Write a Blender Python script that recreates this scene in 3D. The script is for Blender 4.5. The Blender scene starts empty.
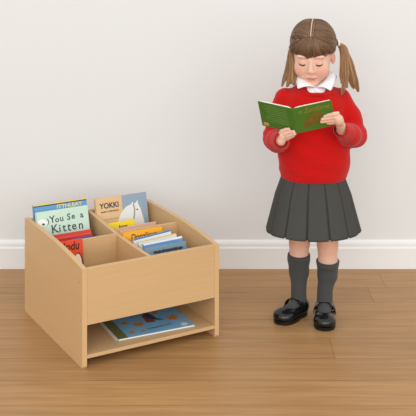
import bpy, bmesh, math, random
import numpy as np
from mathutils import Vector, Matrix, Euler

C = bpy.context.scene.collection
rad = math.radians
random.seed(7)

# ------------------------------------------------------------------ camera, world, lights, exposure
SC = bpy.context.scene
cam_d = bpy.data.cameras.new('camera')
cam = bpy.data.objects.new('camera', cam_d); C.objects.link(cam)
cam.location = (0, 0, 1.40); cam.rotation_euler = (rad(90), 0, 0)
cam_d.sensor_width = 36.0; cam_d.sensor_fit = 'HORIZONTAL'
cam_d.lens = 979.2 / 416 * 36.0
cam_d.shift_y = -(208 + 71.5) / 416
cam_d.clip_start = 0.05
SC.camera = cam

w = bpy.data.worlds.new('world'); SC.world = w; w.use_nodes = True
bg = w.node_tree.nodes['Background']
bg.inputs[0].default_value = (0.965, 0.985, 1.0, 1); bg.inputs[1].default_value = 1.12

def area(name, loc, target, size, power, col=(1, 1, 1), size_y=None):
    d = bpy.data.lights.new(name, 'AREA'); d.energy = power; d.color = col; d.size = size
    if size_y: d.shape = 'RECTANGLE'; d.size_y = size_y
    o = bpy.data.objects.new(name, d); C.objects.link(o); o.location = loc
    o.rotation_euler = (Vector(target) - Vector(loc)).to_track_quat('-Z', 'Y').to_euler()
    return o
area('studio_key_light', (1.3, -2.0, 2.3), (0.3, 3.9, 0.3), 7.5, 170, (1, 0.995, 0.985), 3.2)
area('studio_fill_light', (-1.5, -1.8, 2.2), (0.1, 3.9, 0.1), 3.6, 30, (1, 0.995, 0.985), 3.0)

VS = SC.view_settings
VS.view_transform = 'Standard'; VS.look = 'None'; VS.exposure = -0.10; VS.gamma = 1.0; VS.use_curve_mapping = False

# ------------------------------------------------------------------ materials
def lin(r, g, b):
    f = lambda c: (c / 255) / 12.92 if c / 255 <= 0.04045 else ((c / 255 + 0.055) / 1.055) ** 2.4
    return (f(r), f(g), f(b), 1)

class NT:
    def __init__(s, name):
        s.m = bpy.data.materials.new(name); s.m.use_nodes = True
        s.t = s.m.node_tree; s.n = s.t.nodes; s.b = s.n['Principled BSDF']
    def new(s, typ, **k):
        n = s.n.new(typ)
        for a, v in k.items(): setattr(n, a, v)
        return n
    def link(s, a, b): s.t.links.new(a, b)
    def math(s, op, a, b=None, c=None):
        n = s.new('ShaderNodeMath', operation=op)
        for i, v in enumerate((a, b, c)):
            if v is None: continue
            if isinstance(v, (int, float)): n.inputs[i].default_value = v
            else: s.link(v, n.inputs[i])
        return n.outputs[0]
    def mix(s, fac, a, b, blend='MIX'):
        n = s.new('ShaderNodeMix', data_type='RGBA', blend_type=blend)
        for sock, v in ((n.inputs[0], fac), (n.inputs[6], a), (n.inputs[7], b)):
            if isinstance(v, (int, float)): sock.default_value = v
            elif isinstance(v, tuple): sock.default_value = v
            else: s.link(v, sock)
        return n.outputs[2]
    def noise(s, vec, scale, detail=3, rough=.5):
        n = s.new('ShaderNodeTexNoise'); n.inputs['Scale'].default_value = scale
        n.inputs['Detail'].default_value = detail; n.inputs['Roughness'].default_value = rough
        if vec is not None: s.link(vec, n.inputs['Vector'])
        return n.outputs['Fac']
    def coord(s, out='Object'): return s.new('ShaderNodeTexCoord').outputs[out]
    def scaled(s, vec, sc):
        n = s.new('ShaderNodeMapping'); n.inputs['Scale'].default_value = sc; s.link(vec, n.inputs['Vector'])
        return n.outputs[0]
    def bump(s, h, strength, dist=.002):
        n = s.new('ShaderNodeBump'); n.inputs['Strength'].default_value = strength
        n.inputs['Distance'].default_value = dist; s.link(h, n.inputs['Height'])
        s.link(n.outputs[0], s.b.inputs['Normal'])
    def base(s, v):
        if isinstance(v, tuple): s.b.inputs['Base Color'].default_value = v
        else: s.link(v, s.b.inputs['Base Color'])
    def rough(s, v, spec=None):
        s.b.inputs['Roughness'].default_value = v
        if spec is not None: s.b.inputs['Specular IOR Level'].default_value = spec

def plain(name, col, rough=.6, spec=.3, var=.06, scale=40, bump=0):
    k = NT(name); c = lin(*col)
    f = k.noise(k.coord(), scale, 3)
    d = tuple(x * (1 - var) for x in c[:3]) + (1,); u = tuple(min(1, x * (1 + var)) for x in c[:3]) + (1,)
    k.base(k.mix(f, d, u)); k.rough(rough, spec)
    if bump: k.bump(f, bump)
    return k.m

def laminate(name, col, along, edge=1.0):
    """pale beech laminate with a faint grain running along one object axis"""
    k = NT(name); c = lin(*col)
    sc = [30, 30, 30]; sc[along] = 1.6
    g = k.noise(k.scaled(k.coord(), tuple(sc)), 3.0, 5, .6)
    sc2 = [7, 7, 7]; sc2[along] = .7
    g2 = k.noise(k.scaled(k.coord(), tuple(sc2)), 2.0, 2)
    f = k.math('ADD', k.math('MULTIPLY', g, .6), k.math('MULTIPLY', g2, .4))
    k.base(k.mix(f, tuple(x * .87 for x in c[:3]) + (1,), tuple(min(1, x * 1.12) for x in c[:3]) + (1,)))
    k.rough(.45, .35)
    return k.m

def floor_mat():
    k = NT('oak_plank_floor')
    sep = k.new('ShaderNodeSeparateXYZ'); k.link(k.coord(), sep.inputs[0])
    PW, OFF, LEN = .158, 3.347, 2.3
    yy = k.math('DIVIDE', k.math('SUBTRACT', sep.outputs[1], OFF), PW)
    row = k.math('FLOOR', yy); fy = k.math('FRACT', yy)
    wn = k.new('ShaderNodeTexWhiteNoise', noise_dimensions='1D'); k.link(row, wn.inputs['W'])
    # the joint of the plank in front of the girl falls at x = .414
    sh = k.math('MULTIPLY', wn.outputs['Value'], 1.0)
    isrow = k.math('COMPARE', row, -1.0, .1)
    shift = k.math('ADD', k.math('MULTIPLY', k.math('SUBTRACT', 1.0, isrow), k.math('ADD', k.math('MULTIPLY', sh, .35), .42)), k.math('MULTIPLY', isrow, 1 - .414 / LEN))
    xx = k.math('ADD', k.math('DIVIDE', sep.outputs[0], LEN), shift)
    pid = k.math('FLOOR', xx); fx = k.math('FRACT', xx)
    wn2 = k.new('ShaderNodeTexWhiteNoise', noise_dimensions='2D')
    cmb = k.new('ShaderNodeCombineXYZ'); k.link(row, cmb.inputs[0]); k.link(pid, cmb.inputs[1]); k.link(cmb.outputs[0], wn2.inputs['Vector'])
    # grain: offset per plank, stretched along x
    cm2 = k.new('ShaderNodeCombineXYZ')
    k.link(k.math('MULTIPLY', sep.outputs[0], 1.5), cm2.inputs[0])
    k.link(k.math('MULTIPLY', sep.outputs[1], 24.0), cm2.inputs[1])
    k.link(k.math('MULTIPLY', wn2.outputs['Value'], 37.0), cm2.inputs[2])
    g1 = k.noise(cm2.outputs[0], 1.6, 6, .62)
    cm3 = k.new('ShaderNodeCombineXYZ')
    k.link(k.math('MULTIPLY', sep.outputs[0], 3.0), cm3.inputs[0])
    k.link(k.math('MULTIPLY', sep.outputs[1], 130.0), cm3.inputs[1])
    k.link(k.math('MULTIPLY', wn2.outputs['Value'], 91.0), cm3.inputs[2])
    g2 = k.noise(cm3.outputs[0], 2.0, 3, .5)
    f = k.math('ADD', k.math('MULTIPLY', g1, .62), k.math('MULTIPLY', g2, .38))
    r = k.new('ShaderNodeMapRange'); k.link(f, r.inputs[0]); r.inputs[1].default_value = .3; r.inputs[2].default_value = .7
    col = k.mix(r.outputs[0], lin(151, 110, 67), lin(188, 145, 95))
    tone = k.mix(wn2.outputs['Value'], (.92, .91, .90, 1), (1.05, 1.04, 1.03, 1))
    col = k.mix(1.0, col, tone, 'MULTIPLY')
    e = k.math('MINIMUM', k.math('MULTIPLY', k.math('MINIMUM', fy, k.math('SUBTRACT', 1.0, fy)), PW),
               k.math('MULTIPLY', k.math('MINIMUM', fx, k.math('SUBTRACT', 1.0, fx)), LEN))
    seam = k.new('ShaderNodeMapRange'); k.link(e, seam.inputs[0]); seam.inputs[1].default_value = .0006; seam.inputs[2].default_value = .0022
    seam.inputs[3].default_value = .5; seam.inputs[4].default_value = 0
    k.base(k.mix(seam.outputs[0], col, lin(88, 58, 36)))
    k.rough(.42, .35); k.bump(g2, .08, .001)
    return k.m

def wall_mat(name, col):
    k = NT(name); c = lin(*col)
    f = k.noise(k.coord(), 1.2, 2)
    k.base(k.mix(f, tuple(x * .985 for x in c[:3]) + (1,), tuple(min(1, x * 1.01) for x in c[:3]) + (1,)))
    k.rough(.8, .2); k.bump(k.noise(k.coord(), 180, 3), .03, .001)
    return k.m

M = {}
M['wall'] = wall_mat('white_wall_paint', (226, 228, 227))
M['base'] = wall_mat('white_gloss_trim', (236, 236, 234)); 
M['floor'] = floor_mat()
M['lam_x'] = laminate('beech_laminate_across', (204, 168, 122), 0)
M['lam_y'] = laminate('beech_laminate_deep', (210, 172, 124), 1)
M['steel'] = plain('brushed_steel', (170, 168, 165), .35, .5)
M['steel'].node_tree.nodes['Principled BSDF'].inputs['Metallic'].default_value = .9
M['paper'] = plain('cream_paper', (236, 226, 206), .8, .2, .05, 200)
M['ink'] = plain('black_ink', (26, 26, 30), .6, .2)

def knit(name, col, sx=1, bumpst=.35):
    k = NT(name); c = lin(*col)
    v = k.coord()
    wv = k.new('ShaderNodeTexWave', wave_type='BANDS', bands_direction='X'); wv.inputs['Scale'].default_value = 110 * sx
    wv.inputs['Distortion'].default_value = 1.0; k.link(v, wv.inputs['Vector'])
    f = k.noise(v, 260, 2)
    k.base(k.mix(f, tuple(x * .88 for x in c[:3]) + (1,), tuple(min(1, x * 1.1) for x in c[:3]) + (1,)))
    k.rough(.9, .15)
    k.b.inputs['Sheen Weight'].default_value = .15
    k.bump(k.math('ADD', k.math('MULTIPLY', wv.outputs['Fac'], .5), f), bumpst, .0015)
    return k.m
M['jumper'] = knit('red_knit_wool', (194, 16, 14))
M['skirt'] = plain('grey_woven_cloth', (71, 71, 68), .85, .2, .10, 420, .12)
M['sock'] = knit('grey_sock_knit', (70, 71, 70), .9, .5)
M['shirt'] = plain('white_cotton', (238, 238, 240), .75, .2, .02, 300, .05)
M['leather'] = plain('black_polished_leather', (15, 15, 16), .22, .5, .1, 60)
M['rubber'] = plain('black_rubber_sole', (15, 15, 16), .5, .4, .1, 60)
M['lash'] = plain('dark_brown_lash', (44, 30, 24), .6)
M['brow'] = plain('light_brown_brow', (150, 112, 84), .7)

def hair_mat(name, dark, light):
    k = NT(name)
    at = k.new('ShaderNodeAttribute', attribute_name='strand')
    k.base(k.mix(at.outputs['Fac'], lin(*dark), lin(*light)))
    k.rough(.42, .45)
    return k.m
M['hair'] = hair_mat('light_brown_hair', (76, 53, 35), (134, 99, 68))
M['tail'] = hair_mat('golden_brown_hair', (118, 82, 50), (184, 140, 94))

def skin_mat():
    k = NT('fair_skin')
    at = k.new('ShaderNodeAttribute', attribute_name='tint')
    k.base(at.outputs['Color']); k.rough(.5, .3)
    k.b.inputs['Subsurface Weight'].default_value = .12
    k.b.inputs['Subsurface Radius'].default_value = (.006, .003, .002)
    k.b.inputs['Subsurface Scale'].default_value = 1.0
    return k.m
M['skin'] = skin_mat()

# ------------------------------------------------------------------ helpers
def link(o, parent=None):
    C.objects.link(o)
    if parent: o.parent = parent
    return o
def tag(o, label, cat=None, group=None, kind=None):
    if label: o['label'] = label
    if cat: o['category'] = cat
    if group: o['group'] = group
    if kind: o['kind'] = kind
    return o
def empty(name, loc=(0, 0, 0), rot=(0, 0, 0)):
    o = bpy.data.objects.new(name, None); o.location = loc; o.rotation_euler = rot; o.empty_display_size = .05
    return link(o)
def mesh_obj(name, verts, faces, mat, parent=None, smooth=False):
    me = bpy.data.meshes.new(name)
    if isinstance(verts, np.ndarray): verts = verts.tolist()
    if isinstance(faces, np.ndarray): faces = faces.tolist()
    me.from_pydata(verts, [], faces); me.materials.append(mat)
    if smooth: me.polygons.foreach_set('use_smooth', [True] * len(me.polygons))
    me.update()
    return link(bpy.data.objects.new(name, me), parent)
def bm_obj(name, bm, mat, parent=None, smooth=False):
    me = bpy.data.meshes.new(name)
    bmesh.ops.recalc_face_normals(bm, faces=bm.faces)
    bm.to_mesh(me); bm.free(); me.materials.append(mat)
    if smooth: me.polygons.foreach_set('use_smooth', [True] * len(me.polygons))
    return link(bpy.data.objects.new(name, me), parent)
def add_box(bm, lo, hi, bev=0):
    vs = [bm.verts.new((x, y, z)) for x in (lo[0], hi[0]) for y in (lo[1], hi[1]) for z in (lo[2], hi[2])]
    idx = [(0, 1, 3, 2), (4, 6, 7, 5), (0, 4, 5, 1), (2, 3, 7, 6), (0, 2, 6, 4), (1, 5, 7, 3)]
    fs = [bm.faces.new([vs[i] for i in f]) for f in idx]
    if bev:
        es = list({e for f in fs for e in f.edges})
        bmesh.ops.bevel(bm, geom=es, offset=bev, segments=2, affect='EDGES', profile=.5)
def box_obj(name, lo, hi, mat, parent=None, bev=0):
    bm = bmesh.new(); add_box(bm, lo, hi, bev)
    return bm_obj(name, bm, mat, parent)
def prism(name, prof, axis, a, b, mat, parent=None, bev=0):
    """extrude a 2-D outline (list of (u,v)) along an axis from a to b; axis 0: (y,z), 1: (x,z), 2: (x,y)"""
    def P(u, v, t): return [(t, u, v), (u, t, v), (u, v, t)][axis]
    bm = bmesh.new()
    A = [bm.verts.new(P(u, v, a)) for u, v in prof]; B = [bm.verts.new(P(u, v, b)) for u, v in prof]
    fa = bm.faces.new(A); fb = bm.faces.new(B[::-1]); n = len(prof)
    for i in range(n): bm.faces.new((A[i], B[i], B[(i + 1) % n], A[(i + 1) % n]))
    if bev:
        es = list(set(fa.edges) | set(fb.edges))
        bmesh.ops.bevel(bm, geom=es, offset=bev, segments=2, affect='EDGES', profile=.5)
    return bm_obj(name, bm, mat, parent)
def text_mesh(name, s, size, mat, parent, loc, rot, bold=0.0, sx=1.0, shear=0.0, align='LEFT'):
    cu = bpy.data.curves.new(name, 'FONT'); cu.body = s; cu.size = size; cu.extrude = .0002; cu.offset = bold
    cu.align_x = align; cu.shear = shear; cu.resolution_u = 4
    t = bpy.data.objects.new(name, cu); C.objects.link(t)
    dg = bpy.context.evaluated_depsgraph_get(); dg.update()
    me = bpy.data.meshes.new_from_object(t.evaluated_get(dg)); me.name = name
    bpy.data.objects.remove(t); bpy.data.curves.remove(cu)
    me.materials.clear(); me.materials.append(mat)
    o = bpy.data.objects.new(name, me); link(o, parent)
    o.location = loc; o.rotation_euler = rot; o.scale = (sx, 1, 1)
    return o

# tubes (many strands in one mesh) ---------------------------------------------------------------
def tubes(paths, radii, sides=5):
    """paths: list of (n,3) arrays, radii: list of (n,) arrays"""
    V, Fc, vid, base = [], [], [], 0
    for pi, (p, r) in enumerate(zip(paths, radii)):
        p = np.asarray(p, float); n = len(p); r = np.broadcast_to(np.asarray(r, float), (n,))
        t = np.gradient(p, axis=0); t /= np.linalg.norm(t, axis=1, keepdims=True) + 1e-12
        up = np.array([0, 0, 1.]) if abs(t[:, 2]).mean() < .8 else np.array([0, 1., 0])
        a = np.cross(t, up); a /= np.linalg.norm(a, axis=1, keepdims=True) + 1e-12; b = np.cross(t, a)
        th = np.arange(sides) * 2 * np.pi / sides
        ring = p[:, None, :] + r[:, None, None] * (np.cos(th)[None, :, None] * a[:, None, :] + np.sin(th)[None, :, None] * b[:, None, :])
        V.append(ring.reshape(-1, 3)); vid += [pi] * (n * sides)
        for i in range(n - 1):
            for j in range(sides):
                k = (j + 1) % sides
                Fc.append((base + i * sides + j, base + i * sides + k, base + (i + 1) * sides + k, base + (i + 1) * sides + j))
        Fc.append(tuple(base + j for j in range(sides))[::-1]); Fc.append(tuple(base + (n - 1) * sides + j for j in range(sides)))
        base += n * sides
    return np.concatenate(V), Fc, np.array(vid)

# signed-distance modelling: one continuous skin from smoothly blended forms ----------------------
class Field:
    def __init__(s, lo, hi, res):
        s.res = res; s.lo = np.array(lo, float)
        n = np.ceil((np.array(hi) - s.lo) / res).astype(int) + 1
        s.ax = [s.lo[i] + res * np.arange(n[i]) for i in range(3)]
        s.d = np.full(tuple(n), .06, np.float32)
    def block(s, lo, hi, m):
        sl = []
        for i in range(3):
            a = int(np.searchsorted(s.ax[i], lo[i] - m)); b = int(np.searchsorted(s.ax[i], hi[i] + m))
            sl.append(slice(max(0, a), max(0, b)))
        P = np.meshgrid(*[s.ax[i][sl[i]] for i in range(3)], indexing='ij')
        return tuple(sl), P
    def put(s, f, lo, hi, k=0.0, op='add'):
        sl, P = s.block(lo, hi, max(k, 0) + 2.5 * s.res)
        if min(P[0].shape) == 0: return
        a = s.d[sl]; b = f(*P).astype(np.float32)
        if op == 'sub': b = -b
        if op == 'add':
            if k > 0:
                h = np.clip(.5 + .5 * (b - a) / k, 0, 1); r = b + (a - b) * h - k * h * (1 - h)
            else: r = np.minimum(a, b)
        else:
            if k > 0:
                h = np.clip(.5 - .5 * (b - a) / k, 0, 1); r = b + (a - b) * h + k * h * (1 - h)
            else: r = np.maximum(a, b)
        s.d[sl] = r
    def ell(s, c, r, k=0.0, op='add', T=None):
        """ellipsoid; T=(R,o): given in a local frame, world = R @ local + o"""
        c = np.array(c, float); r = np.array(r, float)
        if T is None: R, o = np.eye(3), np.zeros(3)
        else: R, o = T
        w0 = R @ c + o; ext = np.abs(R) @ r
        def f(x, y, z):
            p = [x - w0[0], y - w0[1], z - w0[2]]
            q = [R[0, i] * p[0] + R[1, i] * p[1] + R[2, i] * p[2] for i in range(3)]
            k0 = np.sqrt(sum((q[i] / r[i]) ** 2 for i in range(3))); k1 = np.sqrt(sum((q[i] / r[i] ** 2) ** 2 for i in range(3)))
            return k0 * (k0 - 1) / (k1 + 1e-9)
        s.put(f, w0 - ext, w0 + ext, k, op)
    def cone(s, a, b, ra, rb, k=0.0, op='add', T=None):
        a = np.array(a, float); b = np.array(b, float)
        if T is not None: a = T[0] @ a + T[1]; b = T[0] @ b + T[1]
        ba = b - a; L = ba @ ba + 1e-12; m = max(ra, rb)
        def f(x, y, z):
            px, py, pz = x - a[0], y - a[1], z - a[2]
            h = np.clip((px * ba[0] + py * ba[1] + pz * ba[2]) / L, 0, 1)
            return np.sqrt((px - h * ba[0]) ** 2 + (py - h * ba[1]) ** 2 + (pz - h * ba[2]) ** 2) - (ra + (rb - ra) * h)
        s.put(f, np.minimum(a, b) - m, np.maximum(a, b) + m, k, op)
    def chain(s, pts, rs, k=0.0):
        for i in range(len(pts) - 1): s.cone(pts[i], pts[i + 1], rs[i], rs[i + 1], k)
    def surface(s):
        """naive surface nets"""
        d = s.d; ins = d < 0
        n = d.shape
        cnt = np.zeros((n[0] - 1, n[1] - 1, n[2] - 1), np.uint8)
        for i in (0, 1):
            for j in (0, 1):
                for k in (0, 1): cnt += ins[i:n[0] - 1 + i, j:n[1] - 1 + j, k:n[2] - 1 + k]
        act = (cnt > 0) & (cnt < 8)
        I = np.argwhere(act); idx = np.full(act.shape, -1, np.int32); idx[act] = np.arange(len(I))
        acc = np.zeros((len(I), 3)); num = np.zeros(len(I))
        cs = [(i, j, k) for i in (0, 1) for j in (0, 1) for k in (0, 1)]
        dv = {c: d[I[:, 0] + c[0], I[:, 1] + c[1], I[:, 2] + c[2]].astype(float) for c in cs}
        for c in cs:
            for axx in range(3):
                if c[axx]: continue
                e = list(c); e[axx] = 1; e = tuple(e)
                a, b = dv[c], dv[e]; m = (a < 0) != (b < 0)
                t = np.where(m, a / np.where(m, a - b, 1), 0)
                p = np.array(c, float)[None, :].repeat(len(I), 0); p[:, axx] = t
                acc[m] += p[m]; num[m] += 1
        V = (I + acc / num[:, None]) * s.res + s.lo
        Q = []
        for axx in range(3):
            o1, o2 = [(1, 2), (2, 0), (0, 1)][axx]
            sa = [slice(None)] * 3; sb = [slice(None)] * 3
            sa[axx] = slice(0, -1); sb[axx] = slice(1, None)
            for o in (o1, o2): sa[o] = slice(1, -1); sb[o] = slice(1, -1)
            A, B = ins[tuple(sa)], ins[tuple(sb)]
            for sgn in (0, 1):
                E_ = np.argwhere((A & ~B) if sgn == 0 else (~A & B))
                E_[:, o1] += 1; E_[:, o2] += 1
                def g(u, v):
                    q = E_.copy(); q[:, o1] -= u; q[:, o2] -= v
                    return idx[q[:, 0], q[:, 1], q[:, 2]]
                q = np.stack([g(1, 1), g(0, 1), g(0, 0), g(1, 0)], 1)
                Q.append(q if sgn == 0 else q[:, ::-1])
        return V, np.concatenate(Q)

# ------------------------------------------------------------------ setting
def structure(o): o['kind'] = 'structure'; return o
fl = structure(mesh_obj('floor', [(-7, -6, 0), (7, -6, 0), (7, 4.1, 0), (-7, 4.1, 0)], [(0, 1, 2, 3)], M['floor']))
WY = 979.2 * 1.4 / (267.6 + 71.5)           # wall face
wl = structure(box_obj('wall_back', (-7, WY, -.02), (7, WY + .12, 3.2), M['wall']))
bb_prof = [(WY, 0), (WY - .017, 0), (WY - .017, .083), (WY - .0150, .0875), (WY - .0125, .0890), (WY - .0125, .1015), (WY - .0095, .1085), (WY - .004, .1135), (WY, .115)]
structure(prism('baseboard_back', bb_prof, 0, -7, 7, M['base']))

# ------------------------------------------------------------------ book box
BW, BD, T_ = .504, .546, .0167
BOX = Matrix.Translation((-.399, 3.1094, 0)) @ Matrix.Rotation(rad(29.87), 4, 'Z')
box = empty('book_box', BOX.translation, (0, 0, rad(29.87)))
tag(box, 'pale wooden children\'s book box with four compartments and low open shelf', 'book box')
def smooth_curve(pts, n=26):
    """monotone interpolation through (y,z) points"""
    ys = np.array([p[0] for p in pts]); zs = np.array([p[1] for p in pts])
    t = np.linspace(ys[0], ys[-1], n)
    m = np.gradient(zs, ys); out = []
    for y in t:
        i = min(max(int(np.searchsorted(ys, y)) - 1, 0), len(ys) - 2); h = ys[i + 1] - ys[i]; u = (y - ys[i]) / h
        out.append((y, (2*u**3-3*u**2+1)*zs[i] + (u**3-2*u**2+u)*h*m[i] + (-2*u**3+3*u**2)*zs[i+1] + (u**3-u**2)*h*m[i+1]))
    return out
side_top = smooth_curve([(0, .3160), (.06, .3235), (.124, .3300), (.18, .3340), (.27, .3385), (.39, .3410), (BD, .3415)])
prof = [(0, .006), (.004, 0), (BD - .004, 0), (BD, .006)] + side_top[::-1]
for x0 in (0, BW - T_):
    sp = prism('side_panel', prof, 0, x0, x0 + T_, M['lam_y'], box, .0012)
    for (yy, zz) in ((.022, .270), (.016, .150), (BD - .012, .305), (BD - .012, .16)):
        bm = bmesh.new()
        bmesh.ops.create_cone(bm, cap_ends=True, segments=14, radius1=.0034, radius2=.0028, depth=.0012)
        s = bm_obj('screw_cap', bm, M['steel'], sp)
        s.location = (x0 - .0006, yy, zz) if x0 == 0 else (x0 + T_ + .0006, yy, zz)
        s.rotation_euler = (0, rad(-90) if x0 == 0 else rad(90), 0)
box_obj('front_panel', (T_, .0008, .1358), (BW - T_, .0168, .3160), M['lam_x'], box, .0012)
box_obj('back_panel', (T_, BD - T_, .03), (BW - T_, BD - .001, .338), M['lam_x'], box, .0012)
FZ = .152
box_obj('compartment_floor', (T_, .0168, .137), (BW - T_, BD - T_, FZ), M['lam_x'], box)
box_obj('bottom_shelf', (T_, .0015, .0290), (BW - T_, BD - T_, .0406), M['lam_x'], box, .001)
PY = .270
div_top = smooth_curve([(.0168, .3110), (.15, .3110), (.28, .3150), (.39, .3225), (BD - T_, .334)], 20)
prism('divider', [(.0168, FZ), (BD - T_, FZ)] + div_top[::-1], 0, BW/2 - .008, BW/2 + .006, M['lam_y'], box, .001)
box_obj('cross_partition', (T_, PY, FZ), (BW/2 - .008, PY + .012, .3195), M['lam_x'], box, .001)
box_obj('cross_partition', (BW/2 + .006, PY, FZ), (BW - T_, PY + .012, .3245), M['lam_x'], box, .001)

# ------------------------------------------------------------------ books
_cm = {}
def cover_mat(col, gloss=.35):
    if col not in _cm: _cm[col] = plain('printed_cover_%d_%d_%d' % col, col, gloss, .4, .05, 30)
    return _cm[col]
def book(name, label, group, bw, bh, th, col, hard=True, spine=None):
    """a closed book standing upright: x = width, z = height, front cover facing -y"""
    o = empty(name); tag(o, label, 'book', group)
    m = cover_mat(col); b = .0022 if hard else .0006; ins = .003 if hard else .0004
    bm = bmesh.new()
    add_box(bm, (0, 0, 0), (bw, b, bh)); add_box(bm, (0, th - b, 0), (bw, th, bh)); add_box(bm, (-.0004, 0, 0), (b, th, bh))
    bm_obj('cover', bm, m, o)
    box_obj('page_block', (b, b, ins), (bw - ins, th - b, bh - ins), M['paper'], o)
    return o
def title(o, s, size, x, z, col, rot=0, bold=0, sx=1, shear=0):
    return text_mesh('title', s, size, cover_mat(col), o, (x, -.0004, z), (rad(90), rad(-rot), 0), bold, sx, shear)
def patch(o, name, pts, col, lift=.0005, th=.0003):
    """a printed shape on the front cover, given in cover coordinates (x,z)"""
    return prism(name, pts, 1, -lift, -lift + th, cover_mat(col), o)
def blob(cx, cz, rx, rz, n=18, wob=.12, seed=0, k=3):
    r = random.Random(seed); ph = r.random() * 6
    return [(cx + rx * math.cos(a) * (1 + wob * math.sin(k * a + ph)), cz + rz * math.sin(a) * (1 + wob * math.cos(k * a + ph))) for a in [i * 2 * math.pi / n for i in range(n)]]
def stand(o, x, y, lean, roll=0, yaw=0, th=.01):
    L = Matrix.Translation((x, y, FZ + .0006 + th * math.sin(rad(lean)))) @ Matrix.Rotation(rad(yaw), 4, 'Z') @ Matrix.Rotation(-rad(lean), 4, 'X') @ Matrix.Rotation(rad(-roll), 4, 'Y')
    o.matrix_world = BOX @ L
    o.location, o.rotation_euler = o.matrix_world.translation, o.matrix_world.to_euler()

GRP = 'picture books in the book box'
# left rear compartment
b = book('picture_book', 'tall blue picture book with yellow top band, rearmost in the left compartment', GRP, .207, .246, .012, (92, 152, 198))
patch(b, 'yellow_band', [(0.0002, .2415), (.2068, .2415), (.2068, .2458), (0.0002, .2458)], (236, 206, 70))
patch(b, 'navy_band', [(0.0002, .2375), (.2068, .2375), (.2068, .2415), (0.0002, .2415)], (38, 52, 84))
title(b, 'ITTHLEAY', .0195, .088, .2225, (214, 206, 130), 0, .0006, 1.15)
stand(b, .0180, .445, 14, th=.012)
b = book('picture_book', 'mint green picture book lettered You Se a Kitten, leaning in the left rear compartment', GRP, .200, .229, .011, (196, 222, 202))
for s, sz, x, z, r in (('Y', .034, .060, .1850, 4), ('o', .029, .078, .1855, -4), ('u', .031, .096, .1860, 3), ('S', .031, .122, .1875, -4), ('e', .029, .140, .1875, 5), ('a', .030, .172, .1875, 4)):
    title(b, s, sz, x * 1.05 - .013, z, (36, 44, 48), r, .0004)
for s, sz, x, z, r in (('K', .042, .062, .1480, 3), ('i', .040, .088, .1485, -3), ('t', .042, .103, .1485, 2), ('t', .042, .120, .1490, -3), ('e', .040, .137, .1495, 3), ('n', .040, .161, .1495, -2)):
    title(b, s, sz, x * 1.05 - .013, z, (36, 44, 48), r, .0004)
patch(b, 'animal_picture', blob(.021, .189, .019, .0130, 20, .1, 3), (238, 238, 232))
patch(b, 'animal_outline', [(0.0370, .204), (0.0440, .199), (0.0460, .190), (0.0430, .182), (0.0370, .177), (0.0410, .183), (0.0430, .190), (0.0410, .198)], (50, 56, 60), .0008)
patch(b, 'animal_mark', blob(.024, .184, .006, .004, 10, .2, 8), (70, 72, 74), .0009)
stand(b, .0180, .411, 17, th=.011)
b = book('picture_book', 'plain red book standing right in front of the mint green kitten book', GRP, .165, .166, .010, (214, 56, 44))
patch(b, 'pale_band', [(.002, .149), (.163, .149), (.163, .1555), (.002, .1555)], (232, 104, 84))
stand(b, .0250, .336, 14, th=.010)
b = book('picture_book', 'red book with blue title patch standing against back of left partition', GRP, .150, .163, .010, (206, 44, 38))
patch(b, 'blue_patch', [(.074, .142), (.147, .142), (.147, .158), (.074, .158)], (72, 98, 158))
stand(b, .0260, .300, 11, th=.010)
# left front compartment
b = book('picture_book', 'small orange-red book lettered Jodu, alone in the left front compartment', GRP, .0895, .1755, .010, (226, 70, 30))
title(b, 'Jodu', .0385, .0165, .1435, (40, 22, 24), 0, .0006, .86, .15)
patch(b, 'white_bird_outline', blob(.071, .092, .0175, .037, 20, .06, 5, 2), (40, 36, 38), .0004)
patch(b, 'white_bird', blob(.069, .092, .0150, .034, 20, .06, 5, 2), (236, 226, 212), .0008)
stand(b, .0185, .2325, 9, th=.010)
# right rear compartment
b = book('picture_book', 'large tan and blue book lettered YOKKI with white horse on its cover', GRP, .212, .236, .013, (222, 184, 136))
patch(b, 'blue_half', [(.108, .0002), (.2118, .0002), (.2118, .2358), (.108, .2358), (.108, .180), (.075, .120), (.04, .06)], (144, 163, 180))
title(b, 'YOKKI', .0275, .016, .197, (34, 40, 58), 0, .0007, .95)
title(b, 'MARRY STORYBOOK', .0078, .018, .182, (70, 66, 66), 0, .0002, 1.0)
title(b, 'a picture story', .0100, .030, .154, (150, 140, 122), 0, 0, 1.0)
horse = [(.066, .06), (.070, .105), (.082, .140), (.100, .172), (.122, .192), (.146, .199), (.150, .208), (.155, .199), (.164, .201), (.172, .211), (.174, .197), (.182, .176), (.190, .140), (.196, .100), (.197, .06)]
patch(b, 'white_horse', horse, (228, 228, 224), .0008)
patch(b, 'horse_mane_line', [(.150, .199), (.154, .180), (.151, .160), (.146, .140), (.151, .138), (.157, .158), (.160, .180), (.156, .199)], (158, 154, 152), .0011)
patch(b, 'horse_eye', blob(.168, .176, .004, .0026, 10, .1, 2), (60, 56, 54), .0012)
stand(b, .2590, .443, 14, th=.013)
b = book('picture_book', 'small bright yellow book in front of the YOKKI horse book', GRP, .108, .164, .008, (244, 216, 44))
title(b, 'Jooy', .018, .040, .140, (70, 52, 26), 0, .0004, 1.1, .2)
stand(b, .2740, .376, 14, th=.008)
b = book('picture_book', 'thin pale pink book in front of the yellow book', GRP, .166, .154, .007, (226, 186, 158), False)
stand(b, .2860, .336, 13, 1.0, th=.007)
b = book('picture_book', 'thin beige book touching back of the right partition', GRP, .164, .151, .007, (222, 190, 156), False)
patch(b, 'grey_band', [(.002, .144), (.162, .144), (.162, .1475), (.002, .1475)], (132, 126, 124))
stand(b, .2900, .306, 11, .8, th=.007)
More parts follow.
